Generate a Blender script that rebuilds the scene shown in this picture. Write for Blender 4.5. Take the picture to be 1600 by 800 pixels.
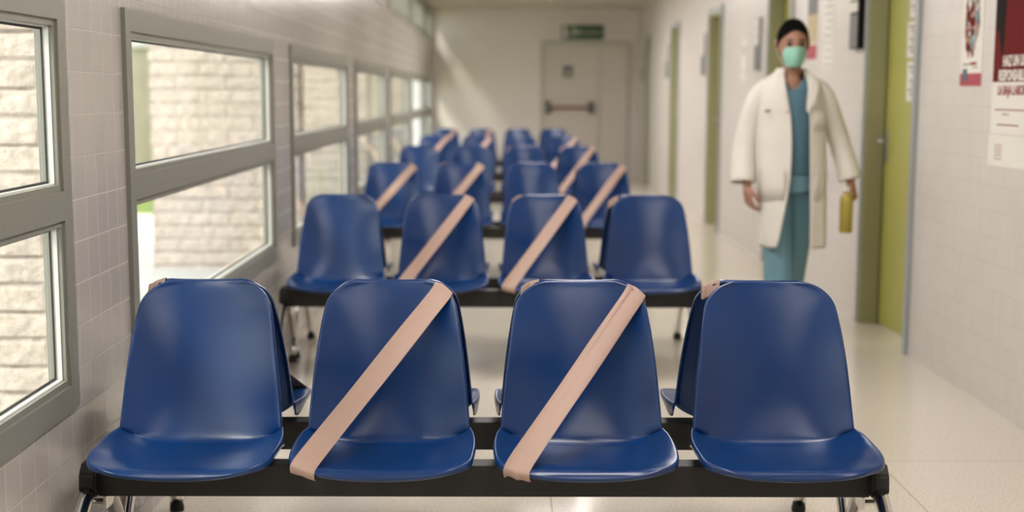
import bpy, bmesh, math, random
from mathutils import Vector, Matrix, Euler
random.seed(7)
for o in list(bpy.data.objects): bpy.data.objects.remove(o, do_unlink=True)
SC = bpy.context.scene
COL = SC.collection
PI = math.pi
H = 1.32
XL, XR, YE, ZC = -1.11, 2.07, 23.0, 2.6      # left wall, right wall, end wall, ceiling

# ------------------------------------------------------------------ camera
cam = bpy.data.cameras.new('camera'); co = bpy.data.objects.new('camera', cam); COL.objects.link(co)
cam.sensor_fit = 'HORIZONTAL'; cam.sensor_width = 36.0; cam.lens = 2300 / 1600 * 36
cam.shift_y = 81 / 1600
cam.clip_start = 0.05; cam.clip_end = 300
pitch, yaw, roll = math.radians(8.33), math.radians(.374), math.radians(.2)
co.matrix_world = Matrix.Translation((0, 0, H)) @ Matrix.Rotation(-yaw, 4, 'Z') @ Matrix.Rotation(PI/2 - pitch, 4, 'X') @ Matrix.Rotation(roll, 4, 'Z')
cam.dof.use_dof = True; cam.dof.focus_distance = 3.72; cam.dof.aperture_fstop = 2.3
SC.camera = co

# ------------------------------------------------------------------ world, lights, exposure
w = bpy.data.worlds.new('overcast_sky'); SC.world = w; w.use_nodes = True
nt = w.node_tree; bg = nt.nodes['Background']
bg.inputs[0].default_value = (1.0, .98, .95, 1); bg.inputs[1].default_value = 1.42
SC.view_settings.view_transform = 'Standard'; SC.view_settings.look = 'None'
SC.view_settings.exposure = 0.92; SC.view_settings.gamma = 1.0; SC.view_settings.use_curve_mapping = False
sun = bpy.data.lights.new('sun', 'SUN'); sun.energy = 1.6; sun.angle = math.radians(12); sun.color = (1, .95, .86)
so = bpy.data.objects.new('sun', sun); COL.objects.link(so)
so.rotation_euler = Vector((-.9, -1.3, 1.5)).to_track_quat('Z', 'Y').to_euler()   # hazy sun, high, from behind the camera and left
LAMP_YS = (0.2, 3.4, 6.6, 9.8, 13.0, 15.6, 17.4, 18.95)

# ------------------------------------------------------------------ materials
def new_mat(name):
    m = bpy.data.materials.new(name); m.use_nodes = True
    return m, m.node_tree, m.node_tree.nodes['Principled BSDF']
def mat(name, col, rough=.5, metal=0, noise=0, nscale=20, bump=0, bscale=200, spec=None, coat=0, sheen=0, trans=0):
    m, t, b = new_mat(name)
    b.inputs['Base Color'].default_value = (*col, 1); b.inputs['Roughness'].default_value = rough
    b.inputs['Metallic'].default_value = metal
    if spec is not None: b.inputs['Specular IOR Level'].default_value = spec
    if coat: b.inputs['Coat Weight'].default_value = coat; b.inputs['Coat Roughness'].default_value = .15
    if sheen: b.inputs['Sheen Weight'].default_value = sheen
    if trans: b.inputs['Transmission Weight'].default_value = trans
    tc = t.nodes.new('ShaderNodeTexCoord')
    if noise:
        n = t.nodes.new('ShaderNodeTexNoise'); n.inputs['Scale'].default_value = nscale; n.inputs['Detail'].default_value = 5
        t.links.new(tc.outputs['Object'], n.inputs['Vector'])
        mx = t.nodes.new('ShaderNodeMix'); mx.data_type = 'RGBA'
        mx.inputs[6].default_value = (*[c*(1-noise) for c in col], 1); mx.inputs[7].default_value = (*[min(1, c*(1+noise)) for c in col], 1)
        t.links.new(n.outputs[0], mx.inputs[0]); t.links.new(mx.outputs[2], b.inputs['Base Color'])
    if bump:
        n2 = t.nodes.new('ShaderNodeTexNoise'); n2.inputs['Scale'].default_value = bscale; n2.inputs['Detail'].default_value = 3
        t.links.new(tc.outputs['Object'], n2.inputs['Vector'])
        bp = t.nodes.new('ShaderNodeBump'); bp.inputs['Strength'].default_value = bump; bp.inputs['Distance'].default_value = .002
        t.links.new(n2.outputs[0], bp.inputs['Height']); t.links.new(bp.outputs[0], b.inputs['Normal'])
    return m

def tile_mat(name, axis, c1, c2, grout, rough, pu, ph, su, sv, mortar=.0022):
    """small glazed tiles; axis = 'Y' for side walls (u along world Y)"""
    m, t, b = new_mat(name)
    g = t.nodes.new('ShaderNodeNewGeometry'); s = t.nodes.new('ShaderNodeSeparateXYZ'); t.links.new(g.outputs['Position'], s.inputs[0])
    def mth(op, a, k):
        n = t.nodes.new('ShaderNodeMath'); n.operation = op; t.links.new(a, n.inputs[0]); n.inputs[1].default_value = k; return n.outputs[0]
    cmb = t.nodes.new('ShaderNodeCombineXYZ')
    u = s.outputs[axis]
    t.links.new(mth('SUBTRACT', u, pu), cmb.inputs[0]); t.links.new(mth('SUBTRACT', s.outputs['Z'], ph), cmb.inputs[1])
    br = t.nodes.new('ShaderNodeTexBrick'); br.offset = 0; br.squash = 1
    br.inputs['Scale'].default_value = 1; br.inputs['Brick Width'].default_value = su; br.inputs['Row Height'].default_value = sv
    br.inputs['Mortar Size'].default_value = mortar; br.inputs['Mortar Smooth'].default_value = .3; br.inputs['Bias'].default_value = 0
    br.inputs['Color1'].default_value = (*c1, 1); br.inputs['Color2'].default_value = (*c2, 1); br.inputs['Mortar'].default_value = (*grout, 1)
    t.links.new(cmb.outputs[0], br.inputs['Vector']); t.links.new(br.outputs['Color'], b.inputs['Base Color'])
    mr = t.nodes.new('ShaderNodeMapRange'); mr.inputs[3].default_value = rough; mr.inputs[4].default_value = .7
    t.links.new(br.outputs['Fac'], mr.inputs[0]); t.links.new(mr.outputs[0], b.inputs['Roughness'])
    n = t.nodes.new('ShaderNodeTexNoise'); n.inputs['Scale'].default_value = 7; n.inputs['Detail'].default_value = 2
    t.links.new(cmb.outputs[0], n.inputs['Vector'])
    b1 = t.nodes.new('ShaderNodeBump'); b1.inputs['Strength'].default_value = .15; b1.inputs['Distance'].default_value = .006
    t.links.new(n.outputs[0], b1.inputs['Height'])
    b2 = t.nodes.new('ShaderNodeBump'); b2.invert = True; b2.inputs['Strength'].default_value = .6; b2.inputs['Distance'].default_value = .0012
    t.links.new(br.outputs['Fac'], b2.inputs['Height']); t.links.new(b1.outputs[0], b2.inputs['Normal']); t.links.new(b2.outputs[0], b.inputs['Normal'])
    return m

def brick_mat():
    m, t, b = new_mat('split_face_block')
    g = t.nodes.new('ShaderNodeNewGeometry'); s = t.nodes.new('ShaderNodeSeparateXYZ'); t.links.new(g.outputs['Position'], s.inputs[0])
    ad = t.nodes.new('ShaderNodeMath'); ad.operation = 'ADD'; t.links.new(s.outputs['X'], ad.inputs[0]); t.links.new(s.outputs['Y'], ad.inputs[1])
    cmb = t.nodes.new('ShaderNodeCombineXYZ'); t.links.new(ad.outputs[0], cmb.inputs[0]); t.links.new(s.outputs['Z'], cmb.inputs[1])
    br = t.nodes.new('ShaderNodeTexBrick'); br.offset = .5
    br.inputs['Scale'].default_value = 1; br.inputs['Brick Width'].default_value = .39; br.inputs['Row Height'].default_value = .102
    br.inputs['Mortar Size'].default_value = .006; br.inputs['Mortar Smooth'].default_value = .5
    br.inputs['Color1'].default_value = (.84, .74, .65, 1); br.inputs['Color2'].default_value = (.77, .68, .60, 1); br.inputs['Mortar'].default_value = (.72, .64, .57, 1)
    t.links.new(cmb.outputs[0], br.inputs['Vector'])
    n = t.nodes.new('ShaderNodeTexNoise'); n.inputs['Scale'].default_value = 26; n.inputs['Detail'].default_value = 9; n.inputs['Roughness'].default_value = .7
    t.links.new(g.outputs['Position'], n.inputs['Vector'])
    cr = t.nodes.new('ShaderNodeValToRGB'); cr.color_ramp.elements[0].position = .3; cr.color_ramp.elements[0].color = (.74, .70, .66, 1); cr.color_ramp.elements[1].position = .55; cr.color_ramp.elements[1].color = (1, 1, 1, 1)
    t.links.new(n.outputs[0], cr.inputs[0])
    mx = t.nodes.new('ShaderNodeMix'); mx.data_type = 'RGBA'; mx.blend_type = 'MULTIPLY'; mx.inputs[0].default_value = 1
    t.links.new(br.outputs['Color'], mx.inputs[6]); t.links.new(cr.outputs[0], mx.inputs[7]); t.links.new(mx.outputs[2], b.inputs['Base Color'])
    b.inputs['Roughness'].default_value = .9
    b1 = t.nodes.new('ShaderNodeBump'); b1.inputs['Strength'].default_value = .8; b1.inputs['Distance'].default_value = .03
    t.links.new(n.outputs[0], b1.inputs['Height'])
    b2 = t.nodes.new('ShaderNodeBump'); b2.invert = True; b2.inputs['Strength'].default_value = .7; b2.inputs['Distance'].default_value = .012
    t.links.new(br.outputs['Fac'], b2.inputs['Height']); t.links.new(b1.outputs[0], b2.inputs['Normal']); t.links.new(b2.outputs[0], b.inputs['Normal'])
    return m

def floor_mat():
    m, t, b = new_mat('polished_terrazzo')
    g = t.nodes.new('ShaderNodeNewGeometry')
    v = t.nodes.new('ShaderNodeTexNoise'); v.inputs['Scale'].default_value = 140; v.inputs['Detail'].default_value = 4; v.inputs['Roughness'].default_value = .7
    t.links.new(g.outputs['Position'], v.inputs['Vector'])
    cr = t.nodes.new('ShaderNodeValToRGB')
    e = cr.color_ramp.elements; e[0].position = .33; e[0].color = (.34, .29, .23, 1); e[1].position = .46; e[1].color = (.66, .60, .51, 1)
    x = e.new(.62); x.color = (.72, .66, .57, 1); x = e.new(.7); x.color = (.8, .75, .66, 1)
    t.links.new(v.outputs[0], cr.inputs[0])
    s = t.nodes.new('ShaderNodeSeparateXYZ'); t.links.new(g.outputs['Position'], s.inputs[0])
    cmb = t.nodes.new('ShaderNodeCombineXYZ')
    a = t.nodes.new('ShaderNodeMath'); a.operation = 'SUBTRACT'; a.inputs[1].default_value = 1.36 - 6; t.links.new(s.outputs['X'], a.inputs[0])
    a2 = t.nodes.new('ShaderNodeMath'); a2.operation = 'SUBTRACT'; a2.inputs[1].default_value = -9.2; t.links.new(s.outputs['Y'], a2.inputs[0])
    t.links.new(a.outputs[0], cmb.inputs[0]); t.links.new(a2.outputs[0], cmb.inputs[1])
    br = t.nodes.new('ShaderNodeTexBrick'); br.offset = 0; br.inputs['Scale'].default_value = 1; br.inputs['Brick Width'].default_value = 1.2; br.inputs['Row Height'].default_value = 2.4
    br.inputs['Mortar Size'].default_value = .0022; br.inputs['Mortar Smooth'].default_value = .2
    br.inputs['Color1'].default_value = (1, 1, 1, 1); br.inputs['Color2'].default_value = (.96, .96, .96, 1); br.inputs['Mortar'].default_value = (.55, .5, .45, 1)
    t.links.new(cmb.outputs[0], br.inputs['Vector'])
    mx = t.nodes.new('ShaderNodeMix'); mx.data_type = 'RGBA'; mx.blend_type = 'MULTIPLY'; mx.inputs[0].default_value = 1
    t.links.new(cr.outputs[0], mx.inputs[6]); t.links.new(br.outputs['Color'], mx.inputs[7]); t.links.new(mx.outputs[2], b.inputs['Base Color'])
    b.inputs['Roughness'].default_value = .16
    n = t.nodes.new('ShaderNodeTexNoise'); n.inputs['Scale'].default_value = 3; t.links.new(g.outputs['Position'], n.inputs['Vector'])
    bp = t.nodes.new('ShaderNodeBump'); bp.inputs['Strength'].default_value = .05; bp.inputs['Distance'].default_value = .01
    t.links.new(n.outputs[0], bp.inputs['Height']); t.links.new(bp.outputs[0], b.inputs['Normal'])
    return m

def glass_mat():
    m = bpy.data.materials.new('window_glass'); m.use_nodes = True; t = m.node_tree; t.nodes.clear()
    out = t.nodes.new('ShaderNodeOutputMaterial'); mx = t.nodes.new('ShaderNodeMixShader')
    tr = t.nodes.new('ShaderNodeBsdfTransparent'); tr.inputs[0].default_value = (.95, .97, .955, 1)
    gl = t.nodes.new('ShaderNodeBsdfGlossy'); gl.inputs['Roughness'].default_value = .02
    lw = t.nodes.new('ShaderNodeLayerWeight'); lw.inputs[0].default_value = .5
    pw = t.nodes.new('ShaderNodeMath'); pw.operation = 'POWER'; pw.inputs[1].default_value = 5; t.links.new(lw.outputs['Facing'], pw.inputs[0])
    ma = t.nodes.new('ShaderNodeMath'); ma.operation = 'MULTIPLY_ADD'; ma.inputs[1].default_value = .6; ma.inputs[2].default_value = .02; t.links.new(pw.outputs[0], ma.inputs[0])
    t.links.new(ma.outputs[0], mx.inputs[0]); t.links.new(tr.outputs[0], mx.inputs[1]); t.links.new(gl.outputs[0], mx.inputs[2])
    t.links.new(mx.outputs[0], out.inputs[0]); return m

def emit_mat(name, col, s):
    m, t, b = new_mat(name); b.inputs['Base Color'].default_value = (.8, .8, .8, 1)
    b.inputs['Emission Color'].default_value = (*col, 1); b.inputs['Emission Strength'].default_value = s; return m

M = dict(
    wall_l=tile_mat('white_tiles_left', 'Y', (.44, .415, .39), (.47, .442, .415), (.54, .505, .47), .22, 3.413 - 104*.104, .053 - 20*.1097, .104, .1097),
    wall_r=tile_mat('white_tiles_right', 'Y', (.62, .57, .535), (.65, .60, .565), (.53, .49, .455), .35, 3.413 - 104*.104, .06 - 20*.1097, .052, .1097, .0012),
    plaster=mat('cream_plaster', (.80, .74, .69), .55, noise=.04, nscale=2),
    ceiling=mat('ceiling_paint', (.62, .57, .50), .8, noise=.03, nscale=3),
    floor=floor_mat(), brick=brick_mat(), glass=glass_mat(),
    frame=mat('grey_green_frame_paint', (.235, .231, .195), .38, noise=.05, nscale=30),
    alu=mat('pale_aluminium', (.72, .74, .70), .35, metal=.1),  # daylight on the window reveals, painted in as a paler tone
    gasket=mat('black_rubber_gasket', (.03, .03, .03), .6),
    blue=mat('blue_polypropylene', (.0022, .030, .128), .25, noise=.06, nscale=6, bump=.12, bscale=900),
    black=mat('black_powder_coat', (.011, .009, .008), .5, bump=.1, bscale=600),
    chrome=mat('chrome', (.74, .72, .69), .12, metal=1),
    rubber=mat('black_rubber', (.015, .014, .013), .7),
    tape=mat('beige_crepe_tape', (.36, .235, .185), .55, noise=.06, nscale=60, bump=.25, bscale=350),
    lime=mat('lime_green_door', (.40, .385, .085), .4, noise=.04, nscale=8),
    jamb=mat('olive_door_lining', (.36, .35, .20), .45, noise=.05, nscale=8),
    steel=mat('grey_steel_trim', (.36, .38, .38), .35, metal=.2),
    satin=mat('satin_steel', (.5, .48, .44), .3, metal=1),
    paper=mat('white_paper', (.74, .70, .64), .7),
    ink=mat('dark_ink', (.10, .09, .085), .7),
    deepred=mat('dark_red_print', (.13, .010, .010), .85, spec=.15),
    redink=mat('red_ink', (.25, .03, .03), .6),
    blackpr=mat('black_print', (.014, .010, .009), .85, spec=.15),
    pinkish=mat('crimson_print', (.38, .05, .07), .6),
    enddoor=mat('cream_door_paint', (.66, .605, .54), .5, noise=.02, nscale=3),
    greensign=mat('green_sign', (.012, .075, .02), .5),
    redbar=mat('red_push_bar', (.30, .07, .05), .4),
    darkgrey=mat('dark_grey_plate', (.13, .13, .13), .5),
    ground=mat('pale_paving', (.55, .55, .54), .85, noise=.06, nscale=3),
    path=mat('white_concrete_path', (.8, .77, .68), .85, noise=.05, nscale=3),  # sunlit stretch of ground, its brightness put into the colour
    grass=mat('grass', (.22, .30, .05), .9, noise=.35, nscale=14, bump=.8, bscale=60),
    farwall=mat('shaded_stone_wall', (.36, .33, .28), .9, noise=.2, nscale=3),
    leaf=mat('shrub_leaf', (.07, .13, .04), .6, noise=.3, nscale=5),
    lamp=emit_mat('lamp_diffuser', (1, .945, .91), 9.5),  # glow of the added, unseen ceiling panels
    white=mat('white_enamel', (.8, .79, .76), .4),
    skin=mat('skin', (.40, .20, .13), .5, noise=.08, nscale=25),
    hair=mat('black_hair', (.003, .0025, .0025), .75, bump=.6, bscale=150, spec=.2),
    eye=mat('brown_eye', (.03, .018, .012), .2),
    maskm=mat('mint_surgical_mask', (.30, .60, .47), .7, bump=.2, bscale=300),
    coat=mat('white_cotton_coat', (.76, .72, .65), .8, noise=.04, nscale=12, bump=1.0, bscale=14),
    scrub=mat('blue_scrub_cotton', (.085, .18, .235), .85, noise=.1, nscale=14, bump=.3, bscale=60),
    trousers=mat('light_blue_scrub_cotton', (.15, .29, .35), .85, noise=.1, nscale=14, bump=.3, bscale=60),
    shoe=mat('white_clog', (.6, .6, .58), .5),
    bottle=mat('yellow_liquid_bottle', (.42, .33, .05), .25, noise=.05, nscale=20, coat=.5),
)

# ------------------------------------------------------------------ builders
class MB:
    def __init__(s): s.b = bmesh.new()
    def box(s, x0, x1, y0, y1, z0, z1, bev=0):
        vs = [s.b.verts.new((x, y, z)) for x in (x0, x1) for y in (y0, y1) for z in (z0, z1)]
        fs = [s.b.faces.new([vs[i] for i in f]) for f in ((0,1,3,2), (4,6,7,5), (0,4,5,1), (2,3,7,6), (0,2,6,4), (1,5,7,3))]
        if bev:
            es = list({e for f in fs for e in f.edges})
            bmesh.ops.bevel(s.b, geom=es, offset=bev, segments=2, profile=.5, affect='EDGES')
        return s
    def tube(s, pts, rad, n=12, flat=1.0, cap=True, ref=(1, 0, 0)):
        """pts list, rad list or number; flat squashes across ref"""
        pts = [Vector(p) for p in pts]; N = len(pts)
        if not hasattr(rad, '__len__'): rad = [rad]*N
        rings = []
        for i, p in enumerate(pts):
            t = (pts[min(i+1, N-1)] - pts[max(i-1, 0)]).normalized()
            r = Vector(ref); r = (r - t*r.dot(t))
            if r.length < 1e-4: r = t.orthogonal()
            r.normalize(); q = t.cross(r)
            rings.append([s.b.verts.new(p + rad[i]*(math.cos(2*PI*k/n)*r*flat + math.sin(2*PI*k/n)*q)) for k in range(n)])
        for a, c in zip(rings, rings[1:]):
            for k in range(n): s.b.faces.new((a[k], a[(k+1) % n], c[(k+1) % n], c[k]))
        if cap: s.b.faces.new(rings[0][::-1]); s.b.faces.new(rings[-1])
        return s
    def grid(s, rows, close=False):
        """rows of points -> quads"""
        vr = [[s.b.verts.new(p) for p in r] for r in rows]
        n = len(vr[0])
        for a, c in zip(vr, vr[1:]):
            for k in range(n if close else n-1): s.b.faces.new((a[k], a[(k+1) % n], c[(k+1) % n], c[k]))
        return vr
    def poly(s, pts): s.b.faces.new([s.b.verts.new(p) for p in pts]); return s
    def build(s, name, m, parent=None, smooth=False, mods=None, loc=None):
        bmesh.ops.recalc_face_normals(s.b, faces=s.b.faces)
        me = bpy.data.meshes.new(name); s.b.to_mesh(me); s.b.free()
        if smooth:
            for p in me.polygons: p.use_smooth = True
        me.materials.append(M[m] if isinstance(m, str) else m)
        o = bpy.data.objects.new(name, me); COL.objects.link(o)
        if parent is not None: o.parent = parent
        if loc: o.location = loc
        if mods:
            for k, kw in mods:
                md = o.modifiers.new(k.lower(), k)
                for a, v in kw.items(): setattr(md, a, v)
            bake(o)
        return o
def bake(o):
    bpy.context.view_layer.update()
    dg = bpy.context.evaluated_depsgraph_get()
    me = bpy.data.meshes.new_from_object(o.evaluated_get(dg), depsgraph=dg)
    o.modifiers.clear(); o.data = me
    for p in me.polygons: p.use_smooth = True
    return o
def smooth_by_angle(o, deg=35):
    for p in o.data.polygons: p.use_smooth = True
    o.data.set_sharp_from_angle(angle=math.radians(deg)); return o
def tag(o, label=None, cat=None, group=None, kind=None):
    if label: o['label'] = label
    if cat: o['category'] = cat
    if group: o['group'] = group
    if kind: o['kind'] = kind
    return o
def empty(name, loc=(0, 0, 0), rz=0, parent=None):
    o = bpy.data.objects.new(name, None); COL.objects.link(o); o.location = loc; o.rotation_euler = (0, 0, rz)
    o.empty_display_size = .1
    if parent is not None: o.parent = parent
    return o
def kids(o): return [c for c in bpy.data.objects if c.parent == o]
def copy_tree(o, parent=None):
    c = o.copy(); COL.objects.link(c); c.parent = parent
    for ch in kids(o): copy_tree(ch, c)
    return c
def text_mesh(name, body, size, m, parent, loc, rot, sx=1.0, align='LEFT', bold=0.0, depth=.0004):
    cu = bpy.data.curves.new(name, 'FONT'); cu.body = body; cu.size = size; cu.align_x = align; cu.extrude = depth; cu.offset = bold
    cu.resolution_u = 3
    t = bpy.data.objects.new(name, cu); COL.objects.link(t)
    bpy.context.view_layer.update()
    dg = bpy.context.evaluated_depsgraph_get(); me = bpy.data.meshes.new_from_object(t.evaluated_get(dg), depsgraph=dg)
    bpy.data.objects.remove(t, do_unlink=True)
    me.materials.clear(); me.materials.append(M[m]); me.transform(Matrix.Diagonal((sx, 1, 1, 1)))
    o = bpy.data.objects.new(name, me); COL.objects.link(o); o.parent = parent; o.location = loc; o.rotation_euler = rot
    return o
RWALL = (PI/2, 0, -PI/2)      # writing on the right-hand wall
def struct(o, label=None): return tag(o, label, kind='structure')

# ------------------------------------------------------------------ room shell
WINS = [(-2.45, .355)] + [(.95 + 3.4*i, 3.755 + 3.4*i) for i in range(6)] + [(21.35, 22.93)]
WZ0, WZ1 = .51, 1.56          # window outer frame
CZ0, CZ1 = 2.12, 2.54         # clerestory
Y0 = -5.0
TW = .04; b = MB()
b.box(XL-TW, XL, Y0, YE, -.02, WZ0)
b.box(XL-TW, XL, Y0, YE, WZ1, CZ0)
b.box(XL-TW, XL, Y0, YE, CZ1, ZC)
e0 = Y0
for a, c in WINS + [(YE, YE)]:
    if a > e0: b.box(XL-TW, XL, e0, a, WZ0, WZ1)
    e0 = c
e0 = Y0
for a, c in WINS + [(YE, YE)]:
    if a > e0: b.box(XL-TW, XL, e0, a, CZ0, CZ1)
    e0 = c
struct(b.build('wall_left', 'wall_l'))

DOORS = [(7.42, 8.46), (10.68, 11.62), (14.09, 14.98), (17.5, 18.35), (20.85, 21.65)]
RD, DH = .14, 2.1
b = MB(); e0 = Y0
for a, c in DOORS + [(YE, YE)]:
    b.box(XR, XR+.2, e0, a, -.02, ZC); e0 = c
for a, c in DOORS: b.box(XR, XR+.2, a, c, DH, ZC)
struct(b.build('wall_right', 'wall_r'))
struct(MB().box(XL-TW, XR+.2, YE, YE+.2, -.02, ZC).build('wall_end', 'plaster'))
struct(MB().box(XL-TW, XR+.2, Y0-.2, Y0, -.12, ZC).build('wall_back', 'plaster'))
struct(MB().box(XL-TW, XR+.2, Y0, YE+.2, -.12, 0).build('floor', 'floor'))
struct(MB().box(XL-TW, XR+.2, Y0, YE+.2, ZC, ZC+.15).build('ceiling', 'ceiling'))

# left-hand windows
def ring(bm, x0, x1, y0, y1, z0, z1, t):
    bm.box(x0, x1, y0, y0+t, z0, z1); bm.box(x0, x1, y1-t, y1, z0, z1)
    bm.box(x0, x1, y0+t, y1-t, z0, z0+t); bm.box(x0, x1, y0+t, y1-t, z1-t, z1)
for i, (a, c) in enumerate(WINS):
    wn = struct(empty('window_%d' % (i+1), (XL, (a+c)/2, WZ0)))
    L, Hh = (c-a)/2, WZ1-WZ0; zm = Hh*.5
    def R_(bm, x0, x1, z0, z1, ins, t): ring(bm, x0, x1, -L+ins, L-ins, z0+ins, z1-ins, t)
    f = MB(); R_(f, -.045, .014, 0, Hh, 0, .066); f.box(-.045, .014, -L+.066, L-.066, zm-.037, zm+.037)
    f.build('window_frame', 'frame', wn)
    sash = MB()
    for z0, z1 in ((.066, zm-.037), (zm+.037, Hh-.066)):
        ring(sash, -.012, .006, -L+.066, L-.066, z0, z1, .016)
    sash.build('sash', 'frame', wn)
    for z0, z1 in ((.082, zm-.053), (zm+.053, Hh-.082)):
        q = MB(); ring(q, -.020, -.004, -L+.076, L-.076, z0-.006, z1+.006, .010); li = q.build('window_lining', 'alu', wn)
        q = MB(); ring(q, -.022, -.019, -L+.086, L-.086, z0+.004, z1-.004, .006); q.build('gasket', 'gasket', wn)
        MB().box(-.028, -.023, -L+.09, L-.09, z0+.008, z1-.008).build('window_pane', 'glass', wn)
    # clerestory band above
    cw = struct(empty('window_%d' % (i+1+len(WINS)), (XL, (a+c)/2, CZ0)))
    hh = CZ1-CZ0
    f = MB(); ring(f, -.045, .012, -L, L, 0, hh, .04)
    for k in range(1, 4): y = -L + 2*L*k/4; f.box(-.045, .012, y-.022, y+.022, .04, hh-.04)
    f.build('window_frame', 'frame', cw)
    MB().box(-.03, -.025, -L+.04, L-.04, .04, hh-.04).build('window_pane', 'glass', cw)

# right-hand doors, each set back in its lining
for i, (a, c) in enumerate(DOORS):
    d = struct(empty('door_%d' % (i+1), (XR, (a+c)/2, 0)))
    L = (c-a)/2
    MB().box(.0, RD, L-.03, L, 0, DH).box(.0, RD, -L, -L+.03, 0, DH).box(0, RD, -L+.03, L-.03, DH-.03, DH).build('door_lining', 'jamb', d)
    MB().box(-.012, .006, L-.005, L+.05, 0, DH+.045).box(-.022, .02, -L-.035, -L+.02, 0, DH+.045).box(-.012, .006, -L+.02, L-.005, DH-.005, DH+.045).build('door_frame', 'steel', d)
    lf = MB().box(RD-.035, RD, -L+.032, L-.032, .008, DH-.032, .003).build('door_leaf', 'lime', d)
    hd = MB().box(RD-.044, RD-.034, L-.125, L-.075, .93, 1.12, .004)
    hd.tube([(RD-.04, L-.10, 1.06), (RD-.085, L-.10, 1.06), (RD-.092, L-.12, 1.06), (RD-.092, L-.23, 1.055)], .009)
    hd.build('door_handle', 'satin', lf, smooth=True)
    MB().box(RD-.04, RD+.0, L-.034, L-.030, 0, DH-.03).build('door_seal', 'gasket', d)

# notices taped to the first door
for k, (z0, z1, y0) in enumerate(((1.72, 1.93, 7.83), (1.51, 1.70, 7.86), (1.28, 1.49, 7.84))):
    n = tag(empty('notice', (XR+RD-.0375, y0, z0)), ['top white notice taped on the nearest lime green door', 'middle white notice taped on the nearest lime green door', 'lowest white notice taped on the nearest lime green door'][k], 'notice', 'notices on the green door')
    MB().box(-.001, .001, -.16, .16, 0, z1-z0).build('sheet', 'paper', n)
    t = MB()
    for r in range(7):
        zz = (z1-z0)*(.86 - r*.115); t.box(-.0018, -.0009, -.13, .13 - (r*37 % 5)*.02, zz-.004, zz+.004)
    t.build('printed_lines', 'ink', n)

# end wall emergency door
dx0, dx1 = .63, 1.92
ed = struct(empty('door_%d' % (len(DOORS)+1), (0, YE, 0)))
f = MB().box(dx0-.05, dx0, -.05, .0, 0, 2.11).box(dx1, dx1+.05, -.05, 0, 0, 2.11).box(dx0, dx1, -.05, 0, 2.06, 2.11); M['framecream'] = mat('grey_cream_paint', (.54, .52, .45), .5); f.build('door_frame', 'framecream', ed)
MB().box(dx0+.005, dx0+.86, -.035, 0, .01, 2.055, .003).build('door_leaf', 'enddoor', ed)
MB().box(dx0+.87, dx1-.005, -.035, 0, .01, 2.055, .003).build('door_leaf', 'enddoor', ed)
pb = empty('panic_bar', (0, -.035, 0), parent=ed)
MB().tube([(.70, -.07, 1.09), (1.36, -.07, 1.09)], .019).build('push_bar', 'redbar', pb, smooth=True)
for x in (.70, 1.36): MB().box(x-.045, x+.045, -.1, 0, 1.0, 1.18, .01).build('bar_housing', 'darkgrey', pb)
ps = tag(empty('push_sign', (1.0, YE-.037, 1.64)), 'small square dark sign on the cream emergency door', 'sign')
MB().box(-.075, .075, -.004, 0, -.09, .09).build('plate', 'darkgrey', ps)
MB().box(-.018, .018, -.006, -.003, -.06, .02).build('figure', 'paper', ps)

# exit sign above it
es = tag(empty('exit_sign', (1.22, YE, 2.235)), 'dark green emergency exit sign above the end door', 'sign')
MB().box(-.32, .32, -.05, 0, -.105, .105, .006).build('sign_box', 'greensign', es)
p = MB()
p.box(-.30, -.23, -.054, -.049, -.085, .085)                                       # doorway
p.tube([(-.13, -.051, .06), (-.13, -.055, .06)], .02)                              # running figure
for q0, q1, r in (((-.13, .04), (-.15, -.01), .016), ((-.15, -.01), (-.115, -.04), .011), ((-.115, -.04), (-.135, -.08), .009), ((-.15, -.01), (-.18, -.04), .011), ((-.18, -.04), (-.21, -.035), .009), ((-.13, .035), (-.10, .0), .008), ((-.135, .035), (-.175, .02), .008)):
    p.tube([(q0[0], -.052, q0[1]), (q1[0], -.052, q1[1])], r, 8, ref=(0, 1, 0))
p.box(-.06, .0, -.054, -.049, -.012, .012); p.poly([(-.055, -.053, .05), (-.055, -.053, -.05), (-.10, -.053, 0)])
p.build('pictogram', 'paper', es)
text_mesh('exit_lettering', 'SALIDA', .085, 'paper', es, (.02, -.052, -.03), (PI/2, 0, 0), .95)

# added ceiling panels, kept out of view, to brighten the corridor
for i, y in enumerate(LAMP_YS):
    l = tag(empty('ceiling_lamp', (.48, y, ZC)), 'flat fluorescent ceiling lamp over the corridor', 'lamp', 'ceiling lamps')
    f = MB(); f.box(-.32, -.29, -.62, .62, -.05, 0).box(.29, .32, -.62, .62, -.05, 0).box(-.29, .29, -.62, -.59, -.05, 0).box(-.29, .29, .59, .62, -.05, 0)
    f.build('housing', 'white', l)
    MB().box(-.29, .29, -.59, .59, -.04, -.03).build('diffuser', 'lamp', l)

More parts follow.
